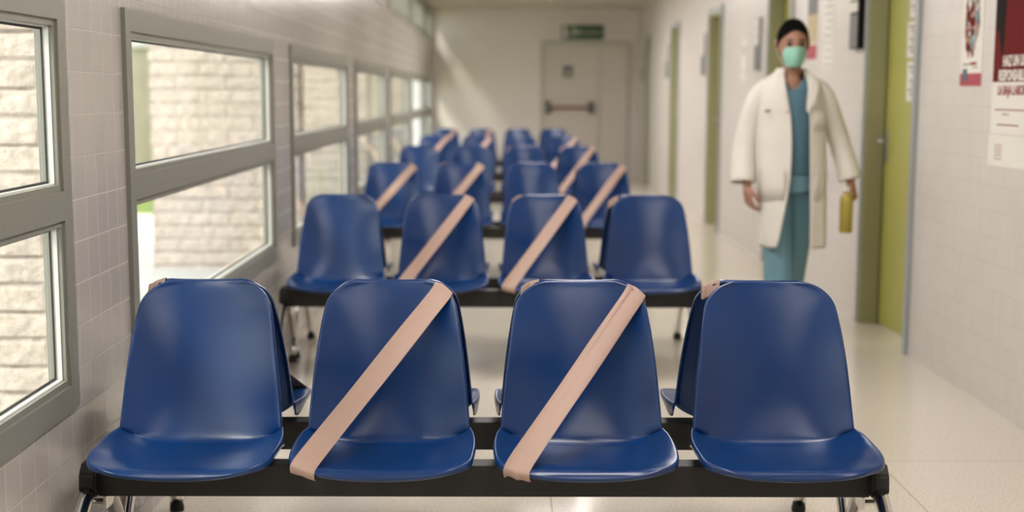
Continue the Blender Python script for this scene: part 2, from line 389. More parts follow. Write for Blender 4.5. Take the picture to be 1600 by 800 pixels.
# ------------------------------------------------------------------ outside
struct(MB().box(-14, XL-TW, -8, 13.2, -.15, -.02).build('ground', 'ground'))
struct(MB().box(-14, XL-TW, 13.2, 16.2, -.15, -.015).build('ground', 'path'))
tag(MB().box(-14, XL-TW, 16.2, 27, -.15, -.02).build('lawn', 'grass'), 'yellow-green lawn beyond the paving outside the windows', 'grass', kind='stuff')
from mathutils import noise as mnoise
def pier(y, label, step=.012):
    """split-faced block pier: four rough faces, courses 10 cm high, real grooves at the joints"""
    x0, x1, z1, th, hh = -2.66, -1.55, 1.734, .4, .102
    b = MB()
    def relief(u, z, face):
        k = math.floor(z/hh); f = (z/hh - k); dj = min(f, 1-f)*hh
        bj = (u/.39 + .5*(k % 2)) % 1; db = min(bj, 1-bj)*.39
        g = min(dj, db); edge = min(1, max(0, (g-.003)/.010)); edge = edge*edge*(3-2*edge)
        n_ = mnoise.fractal(Vector((u*14, z*14, face*9.1 + k*3.7)), 1.0, 2.1, 5)
        n2 = mnoise.noise(Vector((u*5 + k*7.3, face*4.0, k*2.9)))
        return -.016 + edge*(.016 + .010*n_ + .005*n2)
    nz = int((z1+.02)/step)
    for face, (ax, ay, bx, by, nx, ny) in enumerate(((x0, y, x1, y, 0, -1), (x1, y, x1, y+th, 1, 0), (x1, y+th, x0, y+th, 0, 1), (x0, y+th, x0, y, -1, 0))):
        L = math.hypot(bx-ax, by-ay); nu = int(L/step); rows = []
        for j in range(nz+1):
            z = -.02 + (z1+.02)*j/nz; row = []
            for i in range(nu+1):
                t = i/nu; r = relief(L*t, z, face)*(1 if 0 < i < nu else .6)
                row.append((ax+(bx-ax)*t + nx*r, ay+(by-ay)*t + ny*r, z))
            rows.append(row)
        b.grid(rows)
    b.box(x0+.015, x1-.015, y+.015, y+th-.015, -.02, z1-.004)
    return tag(b.build('block_pier', 'brick'), label, 'wall pier', 'stone piers outside the windows')
pier(5.38, 'cream split-face stone pier outside the nearest window')
pier(11.2, 'cream split-face stone pier outside the second window', .02)
pier(17.0, 'cream split-face stone pier outside the third window', .03)
pier(22.8, 'farthest cream stone pier outside the last windows', .03)
bl = empty('garden_building', (-7, 24, -.02)); tag(bl, 'grey stone building beyond the lawn outside', 'building')
q = MB().box(-4, 2.4, 0, .4, 0, 2.02); q.build('wall', 'farwall', bl)
MB().box(-4.1, 2.5, -.05, .45, 2.02, 2.12).build('coping', 'ground', bl)
sh = empty('shrub', (-4.9, 23.2, -.02)); tag(sh, 'dark green shrub in front of the grey building outside', 'shrub')
rs = random.Random(3); lb = MB()
for k in range(900):
    a, zz = rs.uniform(0, 2*PI), rs.uniform(.15, 1.55); r = rs.uniform(.1, .42)*(1-.35*abs(zz-.8))
    c = Vector((r*math.cos(a), r*math.sin(a), zz)); u = Vector((rs.uniform(-1, 1), rs.uniform(-1, 1), rs.uniform(-1, 1))).normalized()*.07; v = u.orthogonal().normalized()*.03
    lb.poly([c-u, c-v, c+u, c+v])
lb.build('foliage', 'leaf', sh)
MB().tube([(0, 0, 0), (.02, 0, .5), (0, .03, 1.1)], [.04, .03, .015]).build('stem', 'farwall', sh)

# ------------------------------------------------------------------ seat shell
def interp(tab, s):
    for (a, va), (c, vc) in zip(tab, tab[1:]):
        if s <= c:
            k = 0 if c == a else (s-a)/(c-a)
            return va + (vc-va)*k
    return tab[-1][1]
PROF = [(-.246, .413), (-.240, .4225), (-.222, .4265), (-.17, .424), (-.10, .415), (-.03, .409), (.03, .407), (.075, .408), (.108, .4095),
        (.119, .415), (.126, .430), (.137, .457), (.150, .49), (.163, .54), (.175, .60), (.188, .66), (.202, .72), (.214, .77), (.224, .805), (.231, .820)]
def catmull(P, sub):
    out = []
    for i in range(len(P)-1):
        p0, p1, p2, p3 = [Vector((*P[max(0, min(len(P)-1, j))], 0)) for j in (i-1, i, i+1, i+2)]
        for k in range(sub):
            t = k/sub
            out.append(.5*((2*p1) + (-p0+p2)*t + (2*p0-5*p1+4*p2-p3)*t*t + (-p0+3*p1-3*p2+p3)*t**3))
    out.append(Vector((*P[-1], 0))); return out
def seat_mesh():
    c = catmull(PROF, 3)
    S = [0]
    for p, q in zip(c, c[1:]): S.append(S[-1] + (q-p).length)
    T = S[-1]
    def pt(s):
        for i in range(len(S)-1):
            if s <= S[i+1]:
                k = (s-S[i])/(S[i+1]-S[i]); return c[i].lerp(c[i+1], k)
        return c[-1] + (c[-1]-c[-2]).normalized()*(s-T)
    def frame(s):
        p = pt(s); t = (pt(min(T, s+.012)) - pt(max(0, s-.012))).normalized()
        return p, t, Vector((-t.y, t.x, 0))          # normal to the sitter's side (up on the seat, forward on the back)
    # arc positions: denser at the rounded ends
    ss = [T*x for x in (0, .004, .012, .022, .036, .055, .08, .11, .15, .19, .23, .27, .31, .345, .37, .39, .405, .42, .435, .45, .47, .50, .54, .58, .63, .68, .73, .78, .83, .87, .90, .925, .945, .962, .976, .987, .995, 1)]
    W = [(0, .212), (.10*T, .218), (.2*T, .222), (.3*T, .2215), (.37*T, .217), (.43*T, .209), (.5*T, .204), (.6*T, .1985), (.7*T, .191), (.8*T, .181), (.9*T, .170), (T, .160)]
    LIFT = [(0, .006), (.06*T, .014), (.14*T, .03), (.22*T, .038), (.30*T, .045), (.37*T, .050), (.42*T, .050), (.48*T, .050), (.56*T, .054), (.66*T, .058), (.8*T, .052), (.92*T, .032), (T, .014)]
    EXPO = [(0, 3.2), (.3*T, 3.2), (.4*T, 4.6), (.48*T, 3.4), (.6*T, 2.3), (T, 2.3)]
    rows, nu = [], 25
    for s in ss:
        w_ = interp(W, s)
        rf, rt = .075, .062
        if s < rf: w_ -= rf - math.sqrt(max(0, rf*rf - (rf-s)**2))
        if T-s < rt: w_ -= rt - math.sqrt(max(0, rt*rt - (rt-(T-s))**2))
        lift = interp(LIFT, s); row = []
        for k in range(nu):
            u = -1 + 2*k/(nu-1); u = math.sin(u*PI/2)*.35 + u*.65
            bow = 0
            if T-s < .12: bow = -.011*(u*w_/.13)**2*(1-(T-s)/.12)          # crowned top edge
            if s < .12: bow = .014*(u*w_/.2)**2*(1-s/.12)                 # bowed front edge
            p, t, n = frame(max(0, min(T, s+bow)))
            q = p + n*lift*(abs(u)**interp(EXPO, s))
            row.append((u*w_, q.x, q.y))
        rows.append(row)
    b = MB(); vr = b.grid(rows); bm = b.b
    # rolled rim all round
    R, Cn = len(vr), nu
    loop = [vr[0][k] for k in range(Cn)] + [vr[r][Cn-1] for r in range(1, R)] + [vr[R-1][k] for k in range(Cn-2, -1, -1)] + [vr[r][0] for r in range(R-2, 0, -1)]
    cen = {}
    for k in range(Cn): cen[vr[0][k]] = (vr[2][k], 0); cen[vr[R-1][k]] = (vr[R-3][k], T)
    for r in range(1, R-1):
        cen[vr[r][0]] = (vr[r][1], ss[r]); cen[vr[r][Cn-1]] = (vr[r][Cn-2], ss[r])
    for v, (inn, s) in list(cen.items()):
        if v in (vr[0][0], vr[0][-1], vr[-1][0], vr[-1][-1]): pass
    outs = []
    N = len(loop)
    tmp = []
    for i, v in enumerate(loop):
        inn, s = cen[v]; _, t, n = frame(min(T, max(0, s))); n3 = Vector((0, n.x, n.y))
        tg = (loop[(i+1) % N].co - loop[i-1].co).normalized()
        o = tg.cross(n3).normalized()
        if o.dot(v.co - inn.co) < 0: o = -o
        tmp.append((o, n3, 1 + 1.5*math.exp(-((s/T-.40)/.075)**2)))
    for (do, dn) in ((.0035, .0002), (.0062, -.003), (.0072, -.0095), (.0066, -.0175)):
        outs.append([bm.verts.new(v.co + tmp[i][0]*do + tmp[i][1]*dn*tmp[i][2]) for i, v in enumerate(loop)])
    prev = loop
    for ring_ in outs:
        for i in range(N):
            try: bm.faces.new((prev[i], prev[(i+1) % N], ring_[(i+1) % N], ring_[i]))
            except ValueError: pass
        prev = ring_
    return b
shell = seat_mesh().build('seat_shell', 'blue', smooth=True, mods=[('SOLIDIFY', dict(thickness=.0045, offset=-1)), ('SUBSURF', dict(levels=1, render_levels=1))])
SEATME = shell.data; SEATME.name = 'seat_shell'
bpy.data.objects.remove(shell, do_unlink=True)

SV = [v.co.copy() for v in SEATME.vertices]
def top_edge(x):
    c = [v for v in SV if abs(v.x-x) < .012 and v.z > .55]; m = max(c, key=lambda v: v.z); return Vector((x, m.y, m.z))
def front_edge(x):
    c = [v for v in SV if abs(v.x-x) < .012 and v.y < -.08 and v.z < .46]; m = min(c, key=lambda v: v.y); return Vector((x, m.y, m.z))
def surf_z(x, y):
    c = [v for v in SV if abs(v.x-x) < .014 and abs(v.y-y) < .014 and v.z < .5]; return max([v.z for v in c] or [.43])
def tape_mesh(seed):
    r = random.Random(seed); b = MB(); nk = 9; lines = []
    jx = (r.uniform(-.01, .01), r.uniform(-.008, .012)) if seed else (0, 0)
    for k in range(nk):
        u = -1 + 2*k/(nk-1)
        E = top_edge(.139 + jx[0] + .0235*u); F = front_edge(-.183 + jx[1] + .031*u)
        j = lambda a=.0012: Vector((r.uniform(-a, a), r.uniform(-a, a), r.uniform(-a, a)))
        L = [E + Vector((.003, .016, -.036)), E + Vector((.002, .0125, -.02)) + j(), E + Vector((0, .006, .0005)) + j(.0006), E + Vector((0, -.001, .0018)), E + Vector((-.0015, -.0085, -.0015)), E + Vector((-.006, -.013, -.011))]
        A = L[-1]; zf = surf_z(F.x, F.y + .012) + .0025; B_ = Vector((F.x + .004, F.y + .010, max(zf, F.z + .006)))
        n = 14
        for i in range(1, n):
            t = i/n; p = A.lerp(B_, t); p.x += .0035*u*0 ; p += Vector((0, .0018*math.sin(6*t + seed), .0012*math.sin(9*t+u)))
            L.append(p)
        L += [B_, F + Vector((0, -.0005, .0045)) + j(.0008), F + Vector((0, -.0028, -.002)) + j(), F + Vector((.001, -.001, -.014)) + j(), F + Vector((.003, .012, -.021)) + j(), F + Vector((.006, .035, -.020))]
        lines.append(L)
    b.grid(lines); return b
TAPES = []
for sd in range(4):
    o = tape_mesh(sd).build('tape_strip', 'tape', smooth=True, mods=[('SUBSURF', dict(levels=2, render_levels=2)), ('SOLIDIFY', dict(thickness=.0007, offset=0))])
    TAPES.append(o.data); bpy.data.objects.remove(o, do_unlink=True)

def leg_pts(sx, y1, h0=.335):
    pts = []
    for k in range(10):
        u = k/9; y = y1*(.16 + .84*(u**.85)); z = h0*(1-u) + .03*u + .02*math.sin(PI*u)
        pts.append((sx + .0*u, y, z))
    return pts
SEATX = (-.738, -.25, .25, .75)
def make_bench():
    root = empty('bench')
    b = MB().box(-.975, .975, -.036, .036, .307, .388, .003); b.build('beam', 'black', root)
    for s in (-1, 1):
        x = s*.99
        b = MB()
        # cast end bracket: rounded saddle over the beam end
        pr = [(-.07, .312), (-.088, .335), (-.082, .375), (-.055, .402), (.055, .402), (.082, .375), (.088, .335), (.07, .312)]
        A = [b.b.verts.new((x - .02, y, z)) for y, z in pr]; B = [b.b.verts.new((x + .022, y, z)) for y, z in pr]
        b.b.faces.new(A); b.b.faces.new(B[::-1])
        for k in range(len(pr)): b.b.faces.new((A[k], A[(k+1) % 8], B[(k+1) % 8], B[k]))
        bmesh.ops.bevel(b.b, geom=list(b.b.edges), offset=.006, segments=2, affect='EDGES')
        br = b.build('end_bracket', 'black', root)
        MB().box(x - s*.030 - .006, x - s*.030 + .006, -.03, .03, .272, .308, .003).tube([(x - s*.03, 0, .285), (x + s*.008, 0, .285)], .007, 8, ref=(0, 1, 0)).build('bolt', 'chrome', br)
        for y1 in (-.40, .30):
            P = leg_pts(x, y1)
            lg = MB().tube(P, [.0205]*9 + [.019], 16, flat=.9).build('leg', 'chrome', root, smooth=True)
            fx, fy, fz = P[-1]
            MB().tube([(fx, fy*1.01, 0), (fx, fy*1.01, .010), (fx, fy, .022), (fx, fy, .034)], [.022, .023, .021, .0195], 14, ref=(1, 0, 0)).build('foot_cap', 'rubber', lg, smooth=True)
    for i in range(4):
        cx = SEATX[i]
        o = bpy.data.objects.new('seat_shell', SEATME); COL.objects.link(o); o.parent = root; o.location = (cx, 0, 0)
        m_ = MB().box(cx-.10, cx-.07, -.15, .09, .388, .402, .002).box(cx+.07, cx+.10, -.15, .09, .388, .402, .002).box(cx-.10, cx+.10, -.045, .045, .387, .396, .002)
        m_.build('seat_mount', 'black', root)
    return root
def add_tape(bench, idx, sd):
    cx = SEATX[idx]
    for s in kids(bench):
        if s.name.startswith('seat_shell') and abs(s.location.x - cx) < .01:
            o = bpy.data.objects.new('tape_strip', TAPES[sd % 4]); COL.objects.link(o); o.parent = s
            tag(o, 'diagonal beige tape strip'); s['label'] = 'blue seat blocked with a diagonal beige tape'
ORD = ['first', 'second', 'third', 'fourth', 'fifth', 'sixth']
FT = [(1, 2), (1, 2), (0, 1, 3), (3,), (0, 1, 3), (0, 1)]
RT = [(0, 1, 3), (0, 1), (0, 2), (0, 1), (2,), (1,)]
LBF = ['nearest blue four-seat bench facing the camera, tape across its two middle seats',
       'four-seat blue bench facing the camera in the second row, tape across its two middle seats',
       'blue four-seat bench facing the camera in the third row, all seats taped but its third',
       'four-seat blue bench facing the camera in the fourth row, rightmost seat taped',
       'four-seat blue bench facing the camera in the fifth row, one before the farthest',
       'farthest four-seat blue bench facing the camera, by the end wall']
proto = make_bench(); used = False; n = 0
for r in range(6):
    for back in (0, 1):
        o = proto if n == 0 else copy_tree(proto)
        # tapes are added after copying, so the prototype keeps clean seats until the end
        o.location = (-.044, (3.65 if not back else 4.145) + 3.31*r, 0)
        o.rotation_euler = (0, 0, PI if back else 0)
        if back:
            lb_ = ('blue four-seat bench turned away from the camera, back to back with the nearest bench' if r == 0 else
                   'blue four-seat bench turned away from the camera, at the back of the %s row' % ORD[r])
        else: lb_ = LBF[r]
        tag(o, lb_, 'bench', 'blue waiting benches'); n += 1
        o['_r'] = r; o['_b'] = back
for o in [x for x in bpy.data.objects if '_r' in x.keys()]:
    r, bk = o['_r'], o['_b']
    for k, i in enumerate((RT if bk else FT)[r]): add_tape(o, i, r + 2*k + bk)
    del o['_r']; del o['_b']
    rr = random.Random(r*7 + bk)
    if r or bk:
        for s in kids(o):
            if s.name.startswith('seat_shell'): s.rotation_euler = (0, 0, math.radians(rr.uniform(-.6, .6)))

# ------------------------------------------------------------------ wall posters and signs on the right
def rposter(name, y_far, z0, wd, ht, label, cat='poster', m='paper'):
    e = tag(empty(name, (XR, y_far, z0)), label, cat)
    MB().box(-.003, -.0005, -wd, 0, 0, ht).build('sheet', m, e); return e
# mural-like poster
p1 = rposter('poster', 6.73, 1.355, .30, .44, 'narrow white poster with a multicoloured blotch, red strip at its foot')
rr = random.Random(5)
cols = [('pinkish', 0), ('leaf', 1), ('bottle', 2), ('scrub', 3), ('ink', 4), ('paper', 5), ('trousers', 6), ('skin', 7), ('deepred', 8)]
for mname, k in cols:
    b = MB(); got = 0
    while got < (26 if mname != 'paper' else 12):
        yy, zz = rr.uniform(-.235, -.055), rr.uniform(.135, .425)
        if ((yy+.145)/.095)**2 + ((zz-.285)/.15)**2 > 1: continue
        if mname in ('scrub', 'trousers') and yy > -.13: continue
        if mname in ('pinkish', 'deepred') and yy < -.17: continue
        s_ = rr.uniform(.008, .024); a0 = rr.uniform(0, 6); x = -.0032 - .0001*k - .000004*got
        b.poly([(x, yy + s_*math.cos(a0+j*PI/3)*rr.uniform(.6, 1.2), zz + s_*1.3*math.sin(a0+j*PI/3)*rr.uniform(.6, 1.2)) for j in range(6)]); got += 1
    b.build('colour_patches', mname, p1)
MB().box(-.0036, -.0028, -.30, 0, 0, .055).build('foot_band', 'pinkish', p1)
b = MB().box(-.0036, -.0029, -.13, -.04, .092, .098).box(-.0036, -.0029, -.25, -.17, .078, .082); b.build('printed_lines', 'ink', p1)
MB().box(-.0036, -.0029, -.23, -.14, .09, .104).build('printed_lines', 'redink', p1)
MB().box(-.0039, -.0029, -.10, -.05, .02, .075, .004).build('emblem', 'scrub', p1)
# red campaign poster
p2 = rposter('poster', 6.275, 1.37, .60, .80, 'large dark red poster with a black figure and white capitals', m='deepred')
b = MB(); x = -.0034
b.poly([(x, -.004, .80), (x, -.004, .235), (x, -.05, .20), (x, -.085, .13), (x, -.10, .10), (x, -.12, .12), (x, -.125, .19), (x, -.13, .30), (x, -.15, .42), (x, -.19, .55), (x, -.28, .62), (x, -.30, .80)])
b.build('black_figure', 'blackpr', p2)
text_mesh('lettering', 'HAZ UN USO', .060, 'paper', p2, (-.0035, -.12, .064), RWALL, .84, bold=.0022)
text_mesh('lettering', 'RESPONSABLE DE', .060, 'paper', p2, (-.0035, -.075, .006), RWALL, .84, bold=.0022)
p3 = rposter('poster', 6.275, 1.155, .60, .213, 'white strip of poster with red capitals under the red poster')
text_mesh('lettering', 'LA BAJA LABORAL', .054, 'redink', p3, (-.0035, -.07, .162), RWALL, .88, bold=.002)
MB().box(-.0036, -.0029, -.40, -.05, .098, .103).build('printed_line', 'redink', p3)
MB().box(-.0036, -.0029, -.22, -.14, .080, .084).build('printed_line', 'redink', p3)
MB().box(-.0036, -.0029, -.34, -.08, .036, .041).build('printed_line', 'redink', p3)
p4 = rposter('notice', 6.29, 1.02, .45, .130, 'plain white sheet with a small printed stamp, lowest below the red poster', 'notice')
b = MB(); ring(b, -.0036, -.0029, -.165, -.085, .03, .09, .003)
for k in range(3): b.box(-.0036, -.0029, -.15, -.10, .045+.014*k, .049+.014*k)
b.build('stamp', 'redink', p4)

# room signs beside the doors
def room_sign(y_near, label, z0=1.575, ht=.42, wd=.20, th=.04, pm='blackpr'):
    e = tag(empty('room_sign', (XR, y_near, z0)), label, 'sign', 'room signs beside the doors')
    MB().box(-th, 0, 0, wd, 0, ht, .002).build('panel', pm, e)
    MB().box(-th-.002, -th, .004, wd-.004, .004, ht*.47).build('lower_plate', 'darkgrey', e)
    for k in range(3):
        z = ht*(.50 + .165*k); MB().box(-th-.004, -th, .004, wd-.004, z, z+ht*.14, .001).build('name_strip', 'paper', e)
    return e
room_sign(8.56, 'grey and white room sign on the wall just past the nearest lime door')
room_sign(11.95, 'room sign level with the left side of the walking man\'s head', 1.50, pm='steel', th=.025)
room_sign(15.2, 'room sign on the wall past the third door', 1.50, pm='steel', th=.025)
room_sign(18.6, 'room sign on the wall past the fourth door', 1.50, pm='steel', th=.025)
room_sign(21.8, 'farthest room sign, next to the end wall', 1.50, pm='steel', th=.025)
# small papers between the first two doors
p5 = rposter('poster', 10.16, 1.54, .33, .62, 'narrow red and beige poster behind the walking man\'s head')
MB().box(-.0036, -.0029, -.32, -.01, .42, .615).build('picture_band', 'redink', p5)
MB().box(-.0036, -.0029, -.32, -.01, .30, .42).build('picture_band', 'darkgrey', p5)
MB().box(-.0036, -.0029, -.32, -.01, .11, .30).build('picture_band', mat('beige_print', (.5, .4, .24), .6), p5)
MB().box(-.0036, -.0029, -.32, -.01, .005, .10).build('picture_band', 'pinkish', p5)
for k, (z0, ht, lb_) in enumerate(((1.66, .42, 'tall white notice with grey printed lines, to the right of the man\'s head'), (1.475, .15, 'small white notice with grey lines, under the tall notice by the man'))):
    e = rposter('notice', 9.66, z0, .30, ht, lb_, 'notice')
    b = MB()
    for j in range(int(ht/.045)): b.box(-.0036, -.0029, -.26, -.04-.03*(j % 3), .02+.045*j, .032+.045*j)
    b.build('printed_lines', mat('pale_ink_%d' % k, (.45, .43, .4), .7), e)
e = rposter('notice', 12.95, 1.42, .25, .35, 'white notice on the wall between the second and third doors', 'notice')
M['pale_ink'] = mat('pale_ink', (.5, .48, .45), .7)
MB().box(-.0036, -.0029, -.21, -.04, .22, .30).build('printed_block', 'pale_ink', e); MB().box(-.0036, -.0029, -.21, -.04, .08, .10).build('printed_line', 'pale_ink', e)

# ------------------------------------------------------------------ the walking man
PX, PY = 1.51, 7.8
def skinobj(name, chains, m='skin'):
    """tapered limbs with round joints; a voxel remesh below fuses them all into one continuous skin"""
    b = MB()
    for ch in chains:
        for (p, r) in ch:
            bmesh.ops.create_icosphere(b.b, subdivisions=2, radius=r, matrix=Matrix.Translation(p))
        for (p, r), (q, r2) in zip(ch, ch[1:]):
            if (Vector(p)-Vector(q)).length > 1e-4: b.tube([p, q], [r, r2], 16)
    return b.build(name, m, smooth=True)
def hand_chains(w, dirv, side, palm_n, curl, spread=.010):
    """w wrist; dirv hand direction; side = direction towards the thumb; palm_n = direction the palm faces"""
    w, d, s, n = Vector(w), Vector(dirv).normalized(), Vector(side).normalized(), Vector(palm_n).normalized()
    out = []
    for k, (off, ln, r) in enumerate(((.028, .074, .0085), (.010, .082, .009), (-.009, .076, .0085), (-.027, .060, .0075))):
        base = w + d*.085 + s*off
        pts = [(w + d*.03 + s*off*.6, .013), (base, .0105)]
        a = 0; p = base
        for j, fr in enumerate((.45, .30, .25)):
            a += curl*(1.0 + .15*j)
            p = p + (d*math.cos(a) + n*math.sin(a) + s*spread*(1.5-k))*ln*fr
            pts.append((p, r*(1-.1*j)))
        out.append(pts)
    tb = w + d*.03 + s*.028
    for pts in out: pts.insert(0, (w, .018))
    out.append([(w, .018), (w + d*.02 + s*.012, .014), (tb + n*.006, .0125), (tb + d*.034 + s*.020 + n*.018, .0105), (tb + d*.062 + s*.016 + n*.034, .0085)])
    return out
wr, wl = Vector((-.222, -.035, .845)), Vector((.326, -.02, .865))
body_ch = [[((-.05, .01, .94), .11), ((-.04, .005, 1.08), .095), ((-.05, .0, 1.24), .105), ((-.03, .005, 1.32), .08)], [((.05, .01, .94), .11), ((.04, .005, 1.08), .095), ((.05, .0, 1.24), .105), ((.03, .005, 1.32), .08)], [((0, .0, 1.33), .075), ((0, .0, 1.41), .052), ((0, -.012, 1.47), .05), ((0, -.015, 1.52), .045)],
           [((0, .0, 1.28), .08), ((-.11, .0, 1.345), .06), ((-.155, .005, 1.325), .045), ((-.195, .03, 1.2), .038), ((-.222, .042, 1.09), .034), ((-.235, .01, .96), .032), (wr, .023), (wr + Vector((.004, -.02, -.05)), .024)],
           [((0, .0, 1.28), .08), ((.11, .0, 1.345), .06), ((.165, .005, 1.325), .045), ((.225, .03, 1.2), .038), ((.27, .042, 1.09), .034), ((.31, .01, .97), .032), (wl, .023), (wl + Vector((.0, -.012, -.03)), .024)],
           [((-.05, .01, .94), .10), ((-.075, 0, .86), .085), ((-.067, -.04, .68), .07), ((-.06, -.08, .49), .052), ((-.055, -.11, .32), .048), ((-.05, -.15, .11), .032), ((-.052, -.19, .055), .032), ((-.06, -.29, .035), .026)],
           [((.05, .01, .94), .10), ((.075, .01, .86), .085), ((.068, .03, .68), .07), ((.06, .05, .49), .052), ((.055, .13, .33), .048), ((.05, .24, .15), .032), ((.05, .22, .09), .03), ((.055, .12, .035), .026)]]
person = skinobj('person', body_ch)
parts = [skinobj('h', [[(wr + Vector((0, 0, .03)), .02), (wr, .022), (wr + Vector((.002, -.015, -.04)), .027)]] + hand_chains(wr, (.06, -.22, -1), (.35, -1, .1), (1, .3, 0), .42)),
         skinobj('h', [[(wl + Vector((0, 0, .03)), .02), (wl, .022), (wl + Vector((.004, -.010, -.035)), .026)]] + hand_chains(wl, (.16, -.35, -1), (-.75, -.8, .1), (-.6, .55, -.2), .75))]
# head with brow, nose, lips and ears
hb = MB(); bmesh.ops.create_uvsphere(hb.b, u_segments=48, v_segments=36, radius=1)
for v in hb.b.verts:
    x, y, z = v.co; front = max(0, -y)
    X, Y, Z = x*.076, y*.097, z*.122
    if z < 0: X *= 1 - .34*min(1, -z)**1.6; Y = Y*(1 - .16*(-z)**2) - (.010*(-z))
    if y < 0: Y *= .93
    def g(cx, cz, sx, sz): return math.exp(-((X-cx)/sx)**2 - ((Z-cz)/sz)**2)*(1 if y < 0 else 0)
    Y -= .026*g(0, -.030, .011, .016) + .013*g(0, -.008, .009, .026)                 # nose
    Y -= .006*g(0, .024, .045, .010)                                                 # brow
    Y += .010*(g(-.030, .004, .014, .011) + g(.030, .004, .014, .011))               # sockets
    Y -= .007*g(0, -.066, .022, .006) + .006*g(0, -.078, .018, .006) + .008*g(0, -.105, .02, .014)
    v.co = (X, Y, Z)
for s in (-1, 1):
    hb.tube([(s*.071, .012, -.022), (s*.079, .016, .0), (s*.081, .02, .018), (s*.076, .022, .03)], [.008, .012, .014, .008], 10)
hd = hb.build('h', 'skin', smooth=True, loc=(0, -.02, 1.565)); hd.rotation_euler = (math.radians(4), 0, 0)
bpy.context.view_layer.update(); hd.data.transform(hd.matrix_world); parts.append(hd)
bm = bmesh.new(); bm.from_mesh(person.data)
for q in parts: bm.from_mesh(q.data)
me = bpy.data.meshes.new('person'); bm.to_mesh(me); bm.free(); me.materials.append(M['skin'])
for q in parts: bpy.data.objects.remove(q, do_unlink=True)
person.data = me
md = person.modifiers.new('remesh', 'REMESH'); md.mode = 'VOXEL'; md.voxel_size = .0042; md.use_smooth_shade = True
sm = person.modifiers.new('smooth', 'SMOOTH'); sm.factor = .5; sm.iterations = 4
bake(person)
bm = bmesh.new(); bm.from_mesh(person.data); seen = set(); comps = []
for v in bm.verts:
    if v in seen: continue
    st, c = [v], []; seen.add(v)
    while st:
        x_ = st.pop(); c.append(x_)
        for e_ in x_.link_edges:
            o_ = e_.other_vert(x_)
            if o_ not in seen: seen.add(o_); st.append(o_)
    comps.append(c)
comps.sort(key=len); print('COMPS', [(len(c), tuple(round(q, 2) for q in c[0].co)) for c in comps[-8:]])
bmesh.ops.delete(bm, geom=[v for c in comps[:-1] for v in c], context='VERTS')
bm.to_mesh(person.data); bm.free()
person.location = (PX, PY, 0)
tag(person, 'person walking towards the camera in an open white coat, blue scrubs and mint mask', 'person')
P = person
# hair: a close cap with a hairline, covered in short tufts
def hair_pt(th, a, grow=0):
    fr = max(0, -math.sin(a)); side = abs(math.cos(a))**3; bk = max(0, math.sin(a))
    lim = th*(1 - .50*fr**1.1 - .14*side + .12*bk)
    d = Vector((math.sin(lim)*math.cos(a), math.sin(lim)*math.sin(a), math.cos(lim)))
    tp = .5 + .5*math.cos(lim)
    return Vector((d.x*(.0795 + .004*tp + grow), d.y*(.100 + .004*tp + grow) - .018, d.z*(.124 + .010*tp + grow) + 1.567)), d
b = MB(); rows = [[hair_pt(i/14*PI*.60, 2*PI*k/44)[0] for k in range(44)] for i in range(15)]
b.grid(rows, close=True); rh = random.Random(11)
for k in range(1500):
    th, a = PI*.60*math.sqrt(rh.uniform(.005, 1)), rh.uniform(0, 2*PI)
    p, d = hair_pt(th, a, -.001); q, _ = hair_pt(min(PI*.62, th + .16), a + rh.uniform(-.12, .12), rh.uniform(.003, .008) if th < 1.2 else .002)
    sd = (q-p).cross(d).normalized()*.0028; m_ = p.lerp(q, .5) + d*.003
    v_ = [b.b.verts.new(x) for x in (p-sd, p+sd, m_+sd*.8, q, m_-sd*.8)]; b.b.faces.new(v_)
b.build('hair', 'hair', P, smooth=True, mods=[('SOLIDIFY', dict(thickness=.002, offset=0))])
for s in (-1, 1):
    b = MB(); bmesh.ops.create_uvsphere(b.b, u_segments=12, v_segments=8, radius=.0125); b.build('eye', 'eye', P, smooth=True, loc=(s*.030, -.0965, 1.572))
    MB().tube([(s*.014, -.112, 1.590), (s*.03, -.110, 1.595), (s*.048, -.096, 1.590)], [.003, .004, .002], 6).build('eyebrow', 'hair', P, smooth=True)
# mask
b = MB(); rows = []
for i in range(9):
    v = i/8; z = 1.553 - .100*v; row = []
    for k in range(17):
        u = -1 + k/8; bulge = math.sin(PI*min(1, .12 + v*.85))
        wd = .066 - .010*abs(v-.4) - (.020*v*v)
        row.append((wd*math.sin(u*1.25)/math.sin(1.25), -.028 - (.086 + .020*bulge)*math.cos(u*1.25) - .010*math.exp(-(u*3)**2)*(1-v) + .010*v, z + (.006*math.cos(u*2) if i == 0 else 0) + .002*math.sin(i*PI)))
    rows.append(row)
b.grid(rows); mk = b.build('face_mask', 'maskm', P, smooth=True, mods=[('SOLIDIFY', dict(thickness=.002)), ('SUBSURF', dict(levels=1, render_levels=1))])
for s in (-1, 1): MB().tube([(s*.062, -.055, 1.545), (s*.078, -.01, 1.565), (s*.084, .012, 1.57), (s*.08, .0, 1.54), (s*.060, -.05, 1.47)], .0018, 6).build('ear_loop', 'paper', mk, smooth=True)
